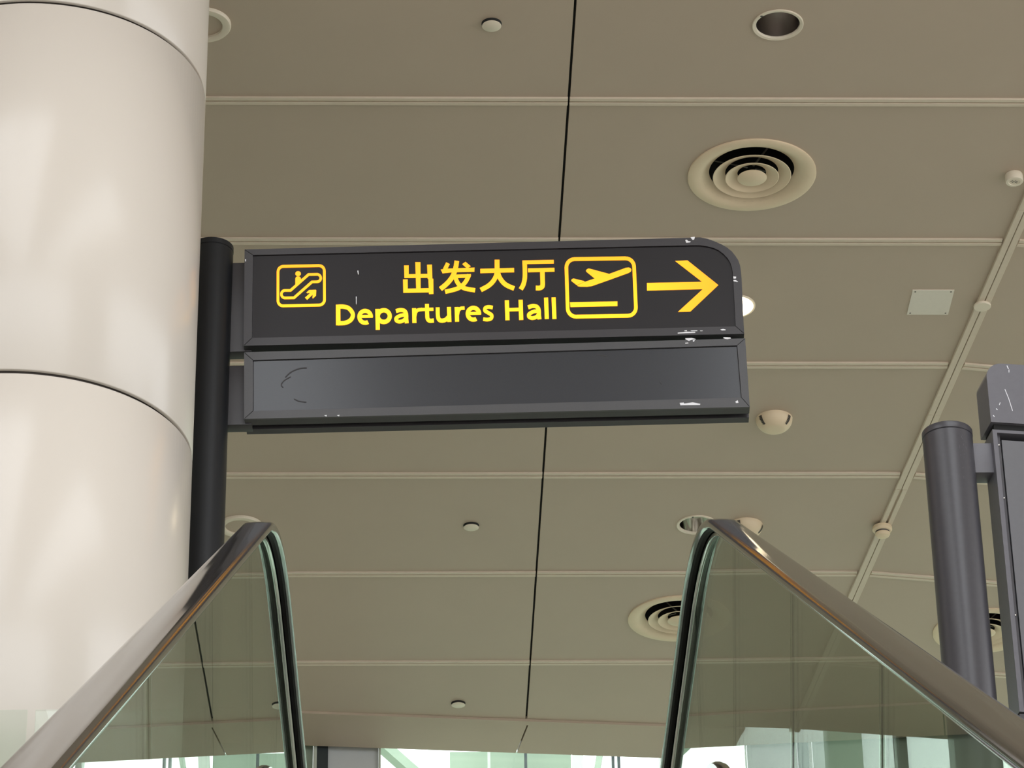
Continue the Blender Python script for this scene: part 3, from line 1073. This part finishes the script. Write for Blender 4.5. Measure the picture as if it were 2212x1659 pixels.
def make_diffuser():
    o = empty('air_diffuser', (0, 0, 0))
    Ro = 0.305
    lathe('flange', 'cream', o, [(Ro, 0.002), (Ro, -0.008), (Ro - 0.008, -0.012), (0.262, -0.011), (0.245, -0.006), (0.228, 0.004), (0.205, 0.020), (0.202, 0.022), (0.202, 0.026), (0.226, 0.010), (0.24, 0.003)], 72, True, 40)
    for rb, dz in ((0.186, -0.012), (0.128, -0.018)):
        lathe('cone_ring', 'cream', o, [(rb, dz), (rb - 0.003, dz - 0.0015), (rb - 0.020, dz + 0.006), (rb - 0.048, dz + 0.020), (rb - 0.060, dz + 0.027), (rb - 0.060, dz + 0.030), (rb - 0.046, dz + 0.024), (rb - 0.016, dz + 0.009)], 64, True, 50)
    lathe('centre_cone', 'cream', o, [(0, -0.032), (0.03, -0.029), (0.066, -0.0225), (0.070, -0.020), (0.068, -0.017), (0.045, -0.006), (0.02, 0.004), (0, 0.006)], 56, False, 40)
    for a in (20, 110, 200, 290):
        bm = bmesh.new()
        add_box(bm, 0.02, 0.214, -0.005, 0.005, 0.034, 0.037)
        s = from_bm('spoke', bm, 'dark_metal', o)
        s.rotation_euler = (0, 0, R(a))
    lathe('throat', 'plenum', o, [(0.214, 0.022), (0.214, 0.30), (0, 0.30)], 48)
    return o


d0 = make_diffuser()
d0.location = (*FIXPOS['diff1'], ZC)
tag(d0, 'round cream air diffuser above the direction sign beside the slanting strip bay', 'air vent', 'round air diffusers in the ceiling')
d1 = copy_tree(d0)
d1.location = (*FIXPOS['diff2'], ZC)
d1.rotation_euler = (0, 0, R(40))
tag(d1, 'round cream air diffuser partly hidden behind the right escalator handrail')
d2 = copy_tree(d0)
d2.location = (*FIXPOS['diff3'], ZC)
tag(d2, 'round cream air diffuser glimpsed in the gap between grey post and board')


def make_downlight(lit=False):
    o = empty('recessed_downlight', (0, 0, 0))
    lathe('rim', 'cream_pale', o, [(0.114, 0.001), (0.114, -0.005), (0.111, -0.007), (0.099, -0.005), (0.0965, 0.0), (0.0965, 0.006), (0.10, 0.006)], 56, True, 40)
    lathe('reflector', 'lamp_glow' if lit else 'reflector', o, [(0.0968, 0.004), (0.094, 0.05), (0.085, 0.10), (0.070, 0.14), (0.050, 0.158)], 56, False, 60)
    if lit:
        lathe('bulb', 'lamp_lit', o, [(0.0, -0.022), (0.05, -0.019), (0.085, -0.012), (0.103, -0.0055), (0.096, 0.004), (0, 0.012)], 40)
    else:
        lathe('lamp_holder', 'dark_metal', o, [(0.052, 0.158), (0.045, 0.15), (0.03, 0.145), (0, 0.143)], 32)
    lathe('can', 'plenum', o, [(0.0975, 0.003), (0.0975, 0.20), (0, 0.20)], 40)
    return o


dl = make_downlight()
dl.location = (*FIXPOS['dl1'], ZC)
tag(dl, 'unlit recessed downlight with dark reflector and a burnt spot on its pale rim', 'ceiling light', 'recessed downlights in the ceiling')
mk = lathe('burn_mark', 'dark_metal', dl, [(0, -0.0078), (0.006, -0.0075), (0.007, -0.004), (0, -0.003)], 12)
mk.location = (-0.078, -0.071, 0)
dl2 = copy_tree(dl)
dl2.location = (*FIXPOS['dl2'], ZC)
for c in list(dl2.children):
    if c.name.startswith('burn_mark'):
        c.location = (-0.028, -0.101, 0)
tag(dl2, 'unlit recessed downlight with shiny reflector at the right handrail bend')
# the nearer one has a darker reflector
for c in dl.children:
    if c.name.startswith('reflector'):
        c.data = c.data.copy()
        c.data.materials.clear()
        c.data.materials.append(M['reflector_dark'])
dl3 = make_downlight(True)
dl3.location = (*FIXPOS['lamp'], ZC)
tag(dl3, 'lit recessed downlight glowing warm white beside the rounded end of the sign', 'ceiling light', 'recessed downlights in the ceiling')
ld = bpy.data.lights.new('downlight_beam', 'SPOT')
ld.energy = 60
ld.color = (1.0, 0.82, 0.6)
ld.spot_size = R(100)
ld.spot_blend = 0.6
ld.shadow_soft_size = 0.07
lo = bpy.data.objects.new('downlight_beam', ld)
COL.objects.link(lo)
lo.parent = dl3
lo.location = (0, 0, -0.03)


def make_ring():
    o = empty('round_ceiling_speaker', (0, 0, 0))
    lathe('ring', 'cream_pale', o, [(0.125, 0.001), (0.125, -0.010), (0.121, -0.016), (0.096, -0.018), (0.088, -0.014), (0.086, -0.002), (0.088, 0.001)], 56, True, 35)
    lathe('cover', 'ceiling', o, [(0, -0.004), (0.087, -0.004), (0.087, 0.001), (0, 0.001)], 48)
    return o


rg = make_ring()
rg.location = (*FIXPOS['ring1'], ZC)
tag(rg, 'round pale ceiling fitting with raised ring showing beside the upper column', 'ceiling fitting', 'round ringed ceiling fittings')
rg2 = copy_tree(rg)
rg2.location = (*FIXPOS['ring2'], ZC)
tag(rg2, 'round pale ceiling fitting with raised ring behind the left handrail bend')


def make_eye():
    o = empty('dome_spotlight', (0, 0, 0))
    prof = [(0.0985, 0.001)] + [(0.098 * math.cos(R(a)) ** 0.75, -0.002 - 0.072 * math.sin(R(a))) for a in range(0, 67, 6)] + [(0.03, -0.0695), (0.0, -0.071)]
    lathe('dome', 'cream', o, prof, 48, False, 40)
    for s in (-1, 1):
        bm = bmesh.new()
        for i in range(6):
            a0, a1 = R(8 + i * 7), R(8 + (i + 1) * 7)
            vs = []
            for a, da in ((a0, -0.16), (a0, 0.08), (a1, 0.10), (a1, -0.06)):
                r_ = 0.1008 * math.cos(a) ** 0.75
                th = (0 if s > 0 else math.pi) - R(38) * s + da
                vs.append(bm.verts.new((r_ * math.cos(th), r_ * math.sin(th), -0.0025 - 0.072 * math.sin(a))))
            bm.faces.new(vs)
        bmesh.ops.remove_doubles(bm, verts=bm.verts, dist=1e-5)
        from_bm('slot', bm, 'dark_metal', o)
    return o


ey = make_eye()
ey.location = (*FIXPOS['eye1'], ZC)
tag(ey, 'cream half-dome ceiling spotlight hanging just beyond the lower right sign corner', 'ceiling light', 'cream dome spotlights')
for k, lab, rz in (('eye2', 'cream half-dome ceiling spotlight peeking over the right handrail bend', 25),):
    e2 = copy_tree(ey)
    e2.location = (*FIXPOS[k], ZC)
    e2.rotation_euler = (0, 0, R(rz))
    tag(e2, lab)


def make_disc():
    o = empty('sprinkler_cover', (0, 0, 0))
    lathe('cover_plate', 'cream_pale', o, [(0, -0.016), (0.040, -0.016), (0.0425, -0.0145), (0.0425, -0.0125), (0.036, -0.012), (0, -0.012)], 40)
    lathe('collar', 'plenum', o, [(0.034, -0.0125), (0.045, -0.0005), (0.045, 0.001), (0.03, 0.001)], 40, True)
    return o


ds = make_disc()
ds.location = (*FIXPOS['d1'], ZC)
tag(ds, 'small round flat sprinkler cover near the dark joint above the lettering', 'sprinkler cover', 'flat sprinkler covers in the ceiling')
for k, lab in (('d2', 'small round flat sprinkler cover midway between the two handrail bends'), ('d3', 'small round flat sprinkler cover close to the slanted ceiling end trim')):
    e2 = copy_tree(ds)
    e2.location = (*FIXPOS[k], ZC)
    tag(e2, lab)

# detectors
o = at_ceiling('heat_detector', 'det1', 'two-tier cream heat detector on the slanting ceiling strip', 'detector')
lathe('base', 'cream', o, [(0, -0.015), (0.053, -0.015), (0.056, -0.020), (0.056, -0.036), (0.050, -0.044), (0.047, -0.046), (0, -0.046)], 40)
lathe('neck', 'dark_metal', o, [(0, -0.046), (0.040, -0.046), (0.037, -0.058), (0, -0.058)], 32)
lathe('sensor_cap', 'cream', o, [(0, -0.056), (0.042, -0.056), (0.043, -0.062), (0.036, -0.074), (0.02, -0.080), (0, -0.081)], 40)
o = at_ceiling('blanking_disc', 'det2', 'flat pale disc covering a point on the slanting ceiling strip', 'ceiling fitting')
lathe('disc', 'cream_pale', o, [(0, -0.016), (0.042, -0.016), (0.044, -0.019), (0.044, -0.027), (0.042, -0.030), (0, -0.031)], 40)
o = at_ceiling('smoke_detector', 'det3', 'small pale puck-shaped smoke detector with a slotted face', 'detector')
lathe('body', 'cream_pale', o, [(0, 0.001), (0.042, 0.001), (0.0425, -0.004), (0.043, -0.034), (0.040, -0.040), (0.028, -0.041), (0.026, -0.038), (0, -0.038)], 40)
for dy, L_, xo in ((0.0, 0.022, 0.004), (0.009, 0.012, -0.006), (-0.009, 0.012, 0.008)):
    s = box('slot', 'dark_metal', o, xo - L_, xo + L_ * 0.6, dy - 0.0012, dy + 0.0012, -0.0392, -0.0375)
    s.rotation_euler = (0, 0, R(40))

o = at_ceiling('access_plate', 'plate', 'square white metal cover plate with corner screws on the ceiling', 'cover plate', rz=GA)
bm = bmesh.new(); add_box(bm, -0.105, 0.105, -0.118, 0.118, -0.004, 0.001)
from_bm('plate', bm, 'white_plate', o)
for x in (-0.090, 0.090):
    for y in (-0.103, 0.103):
        s = lathe('screw', 'dark_metal', o, [(0, -0.0055), (0.0045, -0.005), (0.005, -0.003), (0, -0.003)], 12)
        s.location = (x, y, 0)
